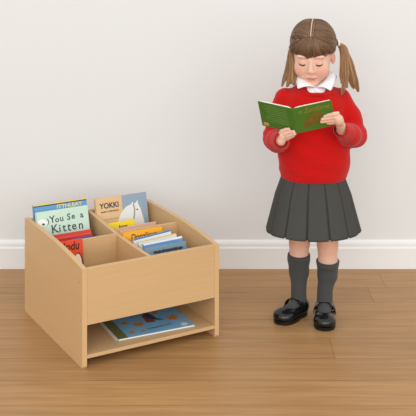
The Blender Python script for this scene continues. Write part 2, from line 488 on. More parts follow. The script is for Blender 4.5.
# right front compartment
b = book('picture_book', 'orange-yellow book lettered Dorolious leaning on front of the right partition', GRP, .156, .172, .010, (244, 172, 40))
title(b, 'Dorolious', .030, .030, .1415, (66, 40, 20), 0, .0003, .82, .12)
stand(b, .2600, .2290, 9, th=.010)
b = book('picture_book', 'white booklet with dark blue edge, tilted in front of the orange book', GRP, .150, .163, .007, (232, 234, 232), False)
patch(b, 'blue_edge', [(.0002, .1570), (.1498, .1570), (.1498, .1628), (.0002, .1628)], (66, 122, 176))
stand(b, .2950, .166, 20, 4.0, th=.007)
b = book('picture_book', 'cream booklet with tan edge between two white and blue booklets', GRP, .150, .164, .007, (236, 232, 220), False)
patch(b, 'tan_edge', [(.0002, .1595), (.1498, .1595), (.1498, .1638), (.0002, .1638)], (222, 190, 128))
stand(b, .2930, .128, 20, 2.5, th=.007)
b = book('picture_book', 'sky blue booklet with white top right behind the grey-blue book', GRP, .152, .167, .007, (92, 152, 206), False)
patch(b, 'white_top', [(.0002, .1610), (.1518, .1600), (.1518, .1668), (.0002, .1668)], (238, 238, 236))
stand(b, .2900, .088, 20, 1.5, th=.007)
b = book('picture_book', 'dull grey-blue book with black title, foremost in the right front compartment', GRP, .160, .170, .012, (112, 138, 154))
title(b, 'THE STORYFENE', .0150, .034, .1440, (24, 30, 38), 0, .0004, .95)
patch(b, 'dark_bar', [(.032, .1465), (.146, .1465), (.146, .1525), (.032, .1525)], (44, 54, 64), .0003, .0002)
stand(b, .2620, .034, 19, th=.012)
# on the low shelf
b = book('picture_book', 'sky blue picture book with orange leaves lying flat on the low shelf', None, .276, .205, .0055, (124, 182, 222), False)
for k in range(4):
    box_obj('loose_page', (-.0025 * (k + 1), .0012 + .0010 * k, .004), (.05, .0015 + .0010 * k, .201 - .002 * k), M['paper'], b)
patch(b, 'green_strip', [(.0002, .0002), (.034, .0002), (.034, .2048), (.0002, .2048)], (112, 112, 66))
for i, (x, z, a_, c_) in enumerate(((.060, .035, .010, .008), (.100, .030, .008, .006), (.105, .085, .020, .013), (.063, .115, .011, .010), (.190, .150, .010, .010))):
    patch(b, 'orange_leaf', blob(x, z, a_, c_ * 1.3, 16, .18, i + 11, 5), (190, 132, 62), .0006)
def leaf(cx, cz, s):
    out = []
    for i in range(22):
        a = i * 2 * math.pi / 22; r = s * (1 if i % 2 == 0 else .62) * (1 + .25 * math.cos(5 * a))
        out.append((cx + r * math.cos(a), cz + r * math.sin(a)))
    return out
patch(b, 'maple_leaf', leaf(.232, .088, .024), (202, 118, 44), .0008)
patch(b, 'red_fox', [(.135, .085), (.168, .082), (.166, .130), (.150, .155), (.140, .150)], (142, 78, 58), .0007)
patch(b, 'dark_tree', [(.150, .12), (.178, .092), (.200, .085), (.196, .094), (.182, .105), (.172, .160), (.150, .170)], (52, 70, 96), .0008)
patch(b, 'white_mouse', blob(.246, .022, .013, .012, 16, .12, 4), (226, 230, 230), .0006)
title(b, 'TURNING OLT', .0130, .116, .030, (44, 66, 96), 6, .0002, 1.1)
b.matrix_world = BOX @ Matrix.Translation((.148, .0470, .0406 + .0007 + .0055)) @ Matrix.Rotation(rad(-4), 4, 'Z') @ Matrix.Rotation(rad(-90), 4, 'X')
b.location, b.rotation_euler = b.matrix_world.translation, b.matrix_world.to_euler()

# ------------------------------------------------------------------ the girl
GX, GY = .379, 3.54
girl = empty('person', (GX, GY, 0))
tag(girl, 'girl with pigtails in a red jumper and grey skirt, standing reading a green book', 'person')

def rotm(pitch, yaw, roll=0):
    # pitch > 0: face down; yaw > 0: face towards -x
    p, q, r = rad(pitch), rad(yaw), rad(roll)
    Rx = np.array([[1, 0, 0], [0, math.cos(p), -math.sin(p)], [0, math.sin(p), math.cos(p)]])
    Rz = np.array([[math.cos(q), math.sin(q), 0], [-math.sin(q), math.cos(q), 0], [0, 0, 1]])
    Ry = np.array([[math.cos(r), 0, math.sin(r)], [0, 1, 0], [-math.sin(r), 0, math.cos(r)]])
    return Rz @ Rx @ Ry
HR = rotm(16, 12, 0); HC = np.array([-.001, -.012, .957]); HS = 1.03
HT = (HR * HS, HC)                       # head-local metres -> girl-local (uniform scale folded in below)
def H(p): return HR @ (np.array(p, float) * HS) + HC
def hell(F, c, r, k=0.0, op='add'): F.ell(np.array(c) * HS, np.array(r) * HS, k, op, (HR, HC))
def hcone(F, a, b, ra, rb, k=0.0): F.cone(np.array(a) * HS, np.array(b) * HS, ra * HS, rb * HS, k, 'add', (HR, HC))

# held book: frame, in girl-local coordinates
BK_T, BK_ROLL = 25, 10.6
BK_O = np.array([.3025 - GX, 3.3435 - GY, .700])            # spine bottom, outside
_u = np.array([0, -math.sin(rad(BK_T)), math.cos(rad(BK_T))]); _n = np.array([0, math.cos(rad(BK_T)), math.sin(rad(BK_T))]); _x = np.array([1., 0, 0])
_c, _s = math.cos(rad(BK_ROLL)), math.sin(rad(BK_ROLL))
BK_X = _c * _x + _s * _u; BK_U = _c * _u - _s * _x; BK_N = _n
BK_W, BK_H, BK_AL, BK_AR = .136, .103, rad(33), rad(6)
def bk(side, a, h, off=0.0):
    """point on the outside of a cover: a along the cover from the spine, h up the spine, off outward (towards the camera)"""
    ang = BK_AL if side < 0 else BK_AR
    d = side * math.cos(ang) * BK_X + math.sin(ang) * BK_N
    nrm = side * math.sin(ang) * BK_X - math.cos(ang) * BK_N
    return BK_O + d * a + BK_U * h + nrm * off

SH = {-1: np.array([-.099, .004, .790]), 1: np.array([.099, .004, .790])}
EL = {-1: np.array([-.139, -.012, .643]), 1: np.array([.150, -.022, .656])}
WR = {-1: np.array([-.129, -.165, .669]), 1: np.array([.083, -.168, .705])}

# --- body: one continuous skin
CRc_ = np.array([0, .016, .029])
F = Field((-.24, -.26, .0), (.24, .15, 1.10), .0024)
# trunk and legs
F.ell((0, .005, .66), (.098, .072, .16), .02); F.ell((0, .01, .52), (.10, .08, .08), .03); F.ell((0, .0, .78), (.10, .055, .045), .03)
ANK = {-1: (-.0506, .0092), 1: (.0406, -.0180)}
LEG = {-1: (-.046, .012), 1: (.0500, -.018)}
for s, (lx, ly) in LEG.items():
    F.chain([(s * .05, .01, .50), (lx - .001, ly - .004, .295), (lx + s * .001, ly, .262), (lx + s * .003, ly + .010, .200), (lx + s * .003, ly + .012, .165), (*ANK[s], .085), (*ANK[s], .045)],
            [.062, .0385, .0362, .0335, .0250, .0165, .0165], .010)
    F.ell((lx, ly - .028, .287), (.024, .016, .024), .02)               # kneecap
    yaw = 42 if s < 0 else 7
    d = np.array([-math.sin(rad(yaw)), -math.cos(rad(yaw)), 0])
    a = np.array([*ANK[s], .030]); F.cone(a, a + d * .075 - np.array([0, 0, .010]), .016, .013, .02)
# arms
for s in (-1, 1):
    F.chain([SH[s] - (s * .008, 0, .008), EL[s], WR[s]], [.027, .025, .0185], .010)
F.chain([(.004, .012, .79), (.004, .004, .87), H((0, .02, -.04))], [.046, .038, .040], .02)
# head
hell(F, (0, .016, .029), (.0735, .088, .0765), .01)
hell(F, (0, -.022, -.020), (.0610, .062, .060), .02)
hell(F, (0, -.036, -.062), (.0400, .044, .044), .02)
hell(F, CRc_, (.0100, .0935, .0822), .003)
hell(F, (0, -.060, -.094), (.020, .020, .017), .020)
for s in (-1, 1):
    hell(F, (s * .034, -.052, -.044), (.025, .028, .029), .02)
    hell(F, (s * .0275, -.089, -.004), (.016, .009, .0105), .012, 'sub')
    hell(F, (s * .0275, -.0715, -.011), (.0150, .0120, .0118), .003)          # lowered eyelid over the eyeball
    hell(F, (s * .030, -.0735, .012), (.020, .008, .006), .008)               # brow ridge
    # ear
    hell(F, (s * .0680, .012, -.028), (.009, .0135, .021), .006)
    hell(F, (s * .0810, .002, -.022), (.007, .009, .016), .006, 'sub')
    hell(F, (s * .0085, -.0875, -.0405), (.0055, .0065, .0050), .004)         # nostril wings
hcone(F, (0, -.079, -.006), (0, -.0900, -.0345), .0055, .0085, .008)           # nose
hell(F, (0, -.0925, -.0365), (.0075, .0075, .0065), .005)
hell(F, (0, -.0800, -.0615), (.0185, .0085, .0045), .004)                     # lips
hell(F, (0, -.0790, -.0705), (.0150, .0085, .0052), .004)
hell(F, (0, -.0895, -.0662), (.0170, .0040, .0011), .0015, 'sub')
# hands: palm, four fingers and a thumb each
def hand(side, palm, fingers, thumb):
    F.chain([WR[side]] + palm, [.0180] + [.0150] * len(palm), .008)
    for i, f in enumerate(fingers):
        f = [np.array(q) for q in f]; r0 = (.0068, .0070, .0067, .0058)[i]
        F.chain(f, [r0 * v for v in np.linspace(1.08, .86, len(f))], .0012 if i else .004)
    F.chain([np.array(q) for q in thumb], [.0095, .0080, .0066], .004)
# left of picture: fingers reach up to the right over the lower left cover, near the spine
lo = -1; k_ = .0062
wl_, e0 = WR[-1], .0075
LP = [bk(-1, .062, -.026, .012), bk(-1, .050, -.013, .014)]
hand(-1, LP, [
    [bk(-1, .060, -.010, .013), bk(-1, .050, .006, .0125), bk(-1, .036, .0135, .0085), bk(-1, .024, .0175, .0065)],
    [bk(-1, .052, -.016, .0145), bk(-1, .038, -.001, .0145), bk(-1, .020, .0070, .0090), bk(-1, .006, .0115, .0068)],
    [bk(-1, .044, -.021, .0150), bk(-1, .030, -.0085, .0150), bk(-1, .014, -.0015, .0095), bk(-1, .002, .0035, .0075)],
    [bk(-1, .038, -.026, .0140), bk(-1, .027, -.0165, .0140), bk(-1, .016, -.0100, .0100), bk(-1, .008, -.0055, .0075)]],
    [bk(-1, .066, -.020, -.004), bk(-1, .060, -.008, -.021), bk(-1, .048, .014, -.0235)])
# right of picture: fingers lie level across the outer edge of the right cover
RP = [bk(1, .148, .026, .0145), bk(1, .148, .034, .0150)]
hand(1, RP, [
    [bk(1, 0.1480, 0.0540, .0115), bk(1, 0.1350, 0.0550, .0125), bk(1, 0.1180, 0.0520, .0090), bk(1, 0.1040, 0.0490, .0065)],
    [bk(1, 0.1510, 0.0425, .0135), bk(1, 0.1350, 0.0435, .0145), bk(1, 0.1120, 0.0410, .0095), bk(1, 0.0940, 0.0400, .0068)],
    [bk(1, 0.1510, 0.0310, .0135), bk(1, 0.1350, 0.0315, .0145), bk(1, 0.1100, 0.0305, .0095), bk(1, 0.0900, 0.0305, .0066)],
    [bk(1, 0.1480, 0.0200, .0125), bk(1, 0.1350, 0.0200, .0130), bk(1, 0.1200, 0.0190, .0090), bk(1, 0.1100, 0.0190, .0062)]],
    [bk(1, .150, .012, -.006), bk(1, .138, .028, -.0205), bk(1, .118, .038, -.0210)])
V, Q = F.surface()
body = mesh_obj('body', V, Q, M['skin'], girl, True)
# skin tints: lips, cheeks, ears, knuckles and knees have their own colour
Lh = (V - HC) @ HR / HS
base_c = np.array(lin(226, 184, 162)[:3]); tint = np.tile(base_c, (len(V), 1))
def tintmix(wt, col):
    global tint
    wt = np.clip(wt, 0, 1)[:, None]; tint = tint * (1 - wt) + np.array(lin(*col)[:3]) * wt
def gauss(c, r): return np.exp(-(((Lh - np.array(c)) / np.array(r)) ** 2).sum(1))
for s in (-1, 1):
    tintmix(.55 * gauss((s * .037, -.070, -.042), (.018, .03, .016)), (226, 150, 132))
    tintmix(.85 * gauss((s * .074, .008, -.024), (.012, .02, .03)), (222, 150, 130))
    tintmix(.35 * gauss((s * .0275, -.083, -.006), (.016, .01, .008)), (206, 156, 138))
tintmix(.35 * gauss((0, -.103, -.038), (.010, .012, .008)), (222, 150, 134))
lipw = np.exp(-(np.abs(Lh[:, 0]) / .0175) ** 4 - (np.abs(Lh[:, 2] + .0662) / (.0078 * (1 - .35 * np.clip(np.abs(Lh[:, 0]) / .018, 0, 1)))) ** 4) * (Lh[:, 1] < -.06)
tintmix(.65 * lipw, (200, 110, 104))
tintmix(.8 * np.exp(-(np.abs(Lh[:, 0]) / .0165) ** 4 - ((Lh[:, 2] + .0662) / .0016) ** 2) * (Lh[:, 1] < -.06), (142, 70, 66))
tintmix(.25 * np.exp(-((V[:, 2] - .285) / .03) ** 2) * (V[:, 2] < .4), (222, 152, 128))
at = body.data.attributes.new('tint', 'FLOAT_COLOR', 'POINT')
at.data.foreach_set('color', np.concatenate([tint, np.ones((len(V), 1))], 1).astype(np.float32).ravel())
# eyelashes and brows
for s in (-1, 1):
    t = np.linspace(-1, 1, 11)
    p = np.array([H((s * .0275 + .0135 * u, -.0838 + .0072 * u * u, -.0172 + .0040 * u * u)) for u in t])
    Vv, Ff, _ = tubes([p], [.0021 * (1 - .7 * np.abs(t) ** 2)], 6); mesh_obj('eyelash', Vv, Ff, M['lash'], body, True)

# --- hair ---------------------------------------------------------------------------------------
def strand_obj(name, paths, radii, mat, parent, sides=5, seed=1):
    Vv, Ff, vid = tubes(paths, radii, sides)
    o = mesh_obj(name, Vv, Ff, mat, parent, True)
    rn = np.random.RandomState(seed).rand(len(paths)).astype(np.float32)
    a = o.data.attributes.new('strand', 'FLOAT', 'POINT'); a.data.foreach_set('value', rn[vid])
    return o
CRc = np.array([0, .016, .029]); CRr = np.array([.0735, .088, .0765])
def onskull(d, h):
    """point on the skull in direction d (head-local), h above the scalp"""
    d = np.asarray(d, float); d = d / np.linalg.norm(d)
    return CRc + d * (1 / np.sqrt(((d / CRr) ** 2).sum()) + h)
rs = np.random.RandomState(5)
TIE = {1: np.array([.0815, .036, .020]), -1: np.array([-.070, .062, .026])}
paths, radii = [], []
def slerp(a, b, t):
    a = a / np.linalg.norm(a); b = b / np.linalg.norm(b); w_ = math.acos(np.clip(a @ b, -1, 1))
    return (math.sin((1 - t) * w_) * a + math.sin(t * w_) * b) / math.sin(w_)
n = 12
for s in (-1, 1):
    tie_d = TIE[s] - CRc
    # swept from the parting, and from the hairline over the temple and the nape, back to the tie
    for i in range(900):
        q = rs.rand()
        if q < .50:
            ph = rad(rs.uniform(-62, 105)); st = np.array([s * .0030, math.sin(ph) * .088, math.cos(ph) * .079])        # along the parting
            st[0] = s * (.0080 + .0015 * rs.rand())
        elif q < .86:
            v = rs.rand(); st = np.array([s * (.050 + .024 * v), -.070 + .052 * v, .032 - .070 * v])                       # temple hairline
        else:
            v = rs.rand(); st = np.array([s * .060 * v, .085 - .02 * v, -.02 - .040 * rs.rand()])                         # nape
        en = tie_d + rs.normal(0, .006, 3)
        t = np.linspace(0, 1, n)
        bulge = .0026 + .0030 * rs.rand()
        p = [H(onskull(slerp(st, en, u), .0015 + bulge * math.sin(min(1, u * 2.2 + .12) * math.pi / 2))) for u in t]
        paths.append(np.array(p)); radii.append(np.full(n, .0017))
hair_paths, hair_radii = paths, radii
# fringe
n = 10
for i in range(420):
    u0 = rs.uniform(-1, 1)
    st = np.array([u0 * .026, -.082 + .008 * abs(u0) + .003 * rs.randn(), .052 - .014 * abs(u0)]); 
    x1 = u0 * .069 + .003 * rs.randn()
    cut = .0125 + .003 * (abs(u0) ** 2) + .0045 * rs.randn() + .0055 * math.sin(9 * u0 + 1.0)
    en_z = cut - .030
    yb = -math.sqrt(max(.0005, 1 - (x1 / .076) ** 2 - (en_z / .085) ** 2)) * .090
    en = np.array([x1, yb, en_z])
    t = np.linspace(0, 1, n); p = []
    for u in t:
        d = slerp(st, en, u)
        p.append(H(onskull(d, .0045 + .0060 * math.sin(u * math.pi * .8) + .0025 * (i % 3) / 2)))
    hair_paths.append(np.array(p)); hair_radii.append(.0018 * np.linspace(1, .45, n))
hair = strand_obj('hair', hair_paths, hair_radii, M['hair'], girl, 5, 3)
# solid under-layer so that no scalp shows between the strands
FH = Field(HC - .14, HC + .14, .0022)
hell(FH, CRc, CRr + .0042, 0)
def face_cut(x, y, z):
    q = [(x - HC[0]), (y - HC[1]), (z - HC[2])]
    l = [(HR[0, i] * q[0] + HR[1, i] * q[1] + HR[2, i] * q[2]) / HS for i in range(3)]
    # keep above a surface that runs from the fringe, over the ears, to the nape
    front = np.clip((-l[1] - .012) / .045, 0, 1)
    line = -.052 + front * .074
    line = np.where(np.abs(l[0]) > .052, line - .004, line)
    keep = l[2] - line
    part = np.maximum(.0060 - np.abs(l[0]), -1) ; part = np.where((l[1] < .09) & (l[2] > .05), part, -1)
    return np.maximum(-keep, part)
FH.put(face_cut, HC - .13, HC + .13, 0, 'sub')
Vv, Qq = FH.surface()
hb = mesh_obj('hair_underlayer', Vv, Qq, M['hair'], hair, True)
a = hb.data.attributes.new('strand', 'FLOAT', 'POINT'); a.data.foreach_set('value', np.full(len(Vv), .25, np.float32))
# pigtails: several locks from one tie, each closing to a point
def catmull(c, x):
    m = len(c); i = min(int(x), m - 2); f = x - i
    p0, p1, p2, p3 = c[max(i-1, 0)], c[i], c[i+1], c[min(i+2, m-1)]
    return .5 * ((2*p1) + (-p0+p2)*f + (2*p0-5*p1+4*p2-p3)*f*f + (-p0+3*p1-3*p2+p3)*f**3)
def pigtail(root, locks, count, seed):
    r = np.random.RandomState(seed); pp, rr = [], []
    for (wd, ctrl) in locks:
        c = [root] + [np.array(q, float) for q in ctrl]; m = len(c)
        for i in range(count):
            a = r.rand() * 2 * np.pi; q = math.sqrt(r.rand()); ln = r.uniform(.80, 1.0); wv = r.uniform(-1, 1)
            P = []
            for x in np.linspace(0, m - 1, 16) * ln:
                g = wd * float(np.interp(x / (m - 1), [0, .2, .5, .8, 1], [.45, .85, 1.0, .85, .28]))
                P.append(catmull(c, x) + np.array([math.cos(a) * q * g + .0016 * wv * math.sin(x * 2.3 + a), math.sin(a) * q * g * .8, 0]))
            pp.append(np.array(P)); rr.append(.0016 * np.linspace(1, .4, 16))
    return strand_obj('pigtail', pp, rr, M['tail'], girl, 5, seed)
RT = H(TIE[1]); LT = H(TIE[-1])
pt = pigtail(RT, [
    (.013, [(.110, .020, .968), (.131, .010, .922), (.147, -.010, .868), (.160, -.028, .812)]),
    (.016, [(.112, .016, .968), (.122, .000, .922), (.132, -.022, .872), (.142, -.042, .826)]),
    (.014, [(.109, .012, .966), (.112, -.006, .922), (.108, -.034, .880), (.116, -.060, .832)]),
    (.013, [(.110, .014, .964), (.117, -.010, .915), (.114, -.044, .866), (.094, -.078, .812)]),
    (.011, [(.108, .014, .966), (.109, -.004, .930), (.102, -.030, .885), (.098, -.054, .846)])], 130, 11)
pt2 = pigtail(LT, [
    (.010, [(-.078, .030, .945), (-.086, .012, .912), (-.098, -.006, .872), (-.113, -.024, .832)]),
    (.012, [(-.077, .024, .945), (-.080, .000, .908), (-.085, -.020, .868), (-.096, -.036, .832)]),
    (.011, [(-.073, .018, .945), (-.071, -.012, .905), (-.070, -.028, .872), (-.072, -.044, .838)]),
    (.009, [(-.074, .014, .950), (-.074, -.014, .920), (-.077, -.026, .884), (-.082, -.040, .842)])], 105, 12)
for s, P0 in ((1, RT), (-1, LT)):
    a = np.linspace(0, 2 * np.pi, 26); ax = np.array([s * .8, .1, .1]); ax /= np.linalg.norm(ax)
    e1 = np.cross(ax, [0, 0, 1.]); e1 /= np.linalg.norm(e1); e2 = np.cross(ax, e1)
    ring = np.array([P0 + ax * .005 + .0095 * (math.cos(q) * e1 + math.sin(q) * e2) for q in a])
    Vv, Ff, _ = tubes([ring], [.0042 + .0008 * np.sin(a * 9)], 8)
    mesh_obj('hair_tie', Vv, Ff, M['shirt'], girl, True)

# --- jumper
def torso_d(x, y, z):
    zs = [.490, .505, .530, .58, .65, .72, .77, .800, .822, .838, .85]
    aa = np.interp(z, zs, [.110, .116, .1260, .1300, .1260, .1210, .1170, .104, .080, .058, .050]); bb = np.interp(z, zs, [.094, .099, .105, .107, .102, .097, .091, .083, .072, .060, .05])
    yo = np.interp(z, zs, [.0, .0, -.002, -.004, -.004, -.004, -.003, .0, .002, .004, .004])
    x = x - .004
    d2 = (np.sqrt((x / aa) ** 2 + ((y - yo) / bb) ** 2) - 1) * np.minimum(aa, bb)
    d2 = d2 + .0022 * np.sin(x * 34 + z * 52) * np.sin(z * 41 - y * 20) * np.clip((.78 - z) / .1, 0, 1)
    return np.maximum(np.maximum(d2, .506 - z), z - .842)
FJ = Field((-.24, -.20, .48), (.24, .14, .87), .0026)
FJ.put(torso_d, (-.14, -.125, .48), (.14, .12, .85), .01)
for s in (-1, 1):
    S0, E0, W0 = SH[s] + (0, 0, -.006), EL[s], WR[s]
    W1 = W0 + (E0 - W0) / np.linalg.norm(E0 - W0) * .012
    mid = (E0 + W1) / 2 + np.array([0, 0, -.006])
    FJ.chain([S0, (S0 + E0) / 2 + np.array([s * .007, 0, 0]), E0, mid, W1], [.039, .0395, .0385, .0365, .0285], .018)
    # soft folds at the elbow and sleeve
    for f in (.12, .5):
        c = E0 + (W1 - E0) * f; FJ.ell(c + np.array([0, 0, -.006]), (.0355 - .006 * f, .008, .0345 - .005 * f), .008)
    for f in (.6, .85):
        c = S0 + (E0 - S0) * f; FJ.ell(c + np.array([s * .006, 0, 0]), (.0390, .0385, .008), .010)
FJ.ell((.006, -.010, .880), (.060, .070, .071), .006, 'sub')      # neck opening
Vv, Qq = FJ.surface(); jumper = mesh_obj('jumper', Vv, Qq, M['jumper'], girl, True)
def band(name, ringf, n, rows, mat, parent):
    """closed ring of quads: ringf(u, v) -> point"""
    P = [ringf(i / n, j / (rows - 1)) for j in range(rows) for i in range(n)]
    Fq = [(j * n + i, j * n + (i + 1) % n, (j + 1) * n + (i + 1) % n, (j + 1) * n + i) for j in range(rows - 1) for i in range(n)]
    return mesh_obj(name, [tuple(p) for p in P], Fq, mat, parent, True)
def hem(u, v):
    a = u * 2 * np.pi; z = .500 + .034 * v; r = 1 + .004 * math.sin(a * 70) + .012 * math.sin(v * math.pi)
    k = np.interp(v, [0, .08, .25, .8, 1], [.93, .965, .985, 1.0, .985])
    return (.1200 * k * r * math.cos(a) + .003, -.001 + .1030 * k * r * math.sin(a), z + .0015 * math.sin(3 * a))
hb_ = band('hem_band', hem, 560, 9, M['jumper'], jumper)
for s in (-1, 1):
    ax = WR[s] - EL[s]; ax /= np.linalg.norm(ax); e1 = np.cross(ax, [0, 0, 1.]); e1 /= np.linalg.norm(e1); e2 = np.cross(e1, ax)
    def cuff(u, v, s=s, ax=ax, e1=e1, e2=e2):
        a = u * 2 * np.pi; r = np.interp(v, [0, .1, .5, .9, 1], [.026, .0285, .0280, .0255, .0215]) * (1 + .018 * math.sin(a * 26))
        return WR[s] + ax * (-.012 + (.034 if s < 0 else .039) * v) + r * (math.cos(a) * e1 + math.sin(a) * e2)
    band('cuff', cuff, 208, 8, M['jumper'], jumper)
a = np.linspace(0, 2 * np.pi, 61)
def neckp(q): return np.array([.006 + .0600 * math.cos(q), -.006 + .0770 * math.sin(q), .845 + .030 * math.sin(q) * (1 if math.sin(q) < 0 else .2) - .008 * abs(math.cos(q))])
Vv, Ff, _ = tubes([np.array([neckp(q) for q in a])], [.0058], 8); mesh_obj('neckband', Vv, Ff, M['jumper'], jumper, True)

# --- shirt with collar
FS = Field((-.10, -.11, .77), (.11, .10, .91), .0024)
FS.ell((.005, -.002, .815), (.062, .073, .034), .0); FS.cone((.004, .008, .80), (.005, .004, .868), .050, .046, .012)
FS.put(lambda x, y, z: .866 + .20 * y - z, (-.1, -.1, .77), (.1, .1, .91), 0, 'sub')
Vv, Qq = FS.surface(); shirt = mesh_obj('shirt', Vv, Qq, M['shirt'], girl, True)
def interp3(t, keys):
    ts = [k[0] for k in keys]; return np.array([np.interp(t, ts, [k[1][i] for k in keys]) for i in range(3)])
def flap(s):
    N = [(0, (.004, -.070, .838)), (.18, (.004 + s * .026, -.058, .853)), (.45, (.005 + s * .048, -.012, .876)), (.75, (.005 + s * .044, .036, .884)), (1, (.005, .056, .886))]
    tx = .0525 if s > 0 else -.0600; tz = .8275 if s > 0 else .8350
    O = [(0, (tx, -.0840, tz)), (.06, (tx + s * .004, -.080, tz + .002)), (.25, (.004 + s * (.070 if s > 0 else .066), -.050, .848)), (.45, (.005 + s * (.080 if s > 0 else .072), -.008, .868 if s > 0 else .858)), (.75, (.005 + s * .066, .052, .858)), (1, (.005, .078, .858))]
    nu, nv = 26, 7; top, P = [], []
    for i in range(nu):
        u = i / (nu - 1)
        for j in range(nv):
            v = j / (nv - 1); p = interp3(u, N) * (1 - v) + interp3(u, O) * v
            c = math.sin(v * math.pi) * .007
            p = p + np.array([s * c * min(1, u * 2.5), -c * max(0, 1 - u * 2), c]); P.append(tuple(p))
    Fq = [(i * nv + j, (i + 1) * nv + j, (i + 1) * nv + j + 1, i * nv + j + 1) for i in range(nu - 1) for j in range(nv - 1)]
    o = mesh_obj('collar_flap', P, Fq, M['shirt'], shirt, True)
    md = o.modifiers.new('cloth', 'SOLIDIFY'); md.thickness = .0025; md.offset = 0
for s in (-1, 1): flap(s)
bm = bmesh.new(); bmesh.ops.create_cone(bm, cap_ends=True, segments=16, radius1=.0045, radius2=.004, depth=.002)
bt = bm_obj('button', bm, M['shirt'], shirt); bt.location = (.004, -.0765, .826); bt.rotation_euler = (rad(75), 0, 0)

# --- pleated skirt
def skirt_pt(a, v):
    """a: angle (0 = +x, counter-clockwise, -90 deg = camera), v: 0 waist .. 1 hem"""
    z = .530 + (.3110 - .530) * v
    rx = np.interp(v, [0, .12, .4, 1], [.106, .115, .137, .1700]); ry = np.interp(v, [0, .12, .4, 1], [.088, .094, .108, .1380])
    return rx, ry, z
NP = 13
def pleat(a):
    """box pleats: broad flat faces standing proud, narrow folds set back between them; returns outward offset and sideways tuck (0..1)"""
    t = ((a / (2 * np.pi)) * NP + .714) % 1.0
    w0, w1, w2, w3 = .035, .05, .0, .0
    if t < .055: return 0.0, 0
    if t < .075: return (t - .055) / .02, 0
    if t > .965: return 1 - (t - .965) / .035, 0
    return 1.0, 0
V_, na, nv = [], 720, 26
for j in range(nv):
    v = j / (nv - 1)
    for i in range(na):
        a = i / na * 2 * np.pi; rx, ry, z = skirt_pt(a, v); p, _ = pleat(a)
        depth = .002 + .0085 * v ** .8
        t = ((a / (2 * np.pi)) * NP + .714) % 1.0
        sweep = .5 * (1 - abs(t - .52) * 1.6) * .006 * v
        off = depth * (p - 1) + sweep + .0030 * v * math.sin(a * 5 + 1)
        if math.sin(a) > -.999: pass
        V_.append(((rx + off) * math.cos(a), (ry + off) * math.sin(a), z + .0012 * v * math.sin(a * 5 + .8) + (1 - p) * .002 * v))
Fq = [(j * na + i, (j + 1) * na + i, (j + 1) * na + (i + 1) % na, j * na + (i + 1) % na) for j in range(nv - 1) for i in range(na)]
skirt = mesh_obj('pleated_skirt', V_, Fq, M['skirt'], girl, True)
md = skirt.modifiers.new('cloth', 'SOLIDIFY'); md.thickness = .003; md.offset = -1

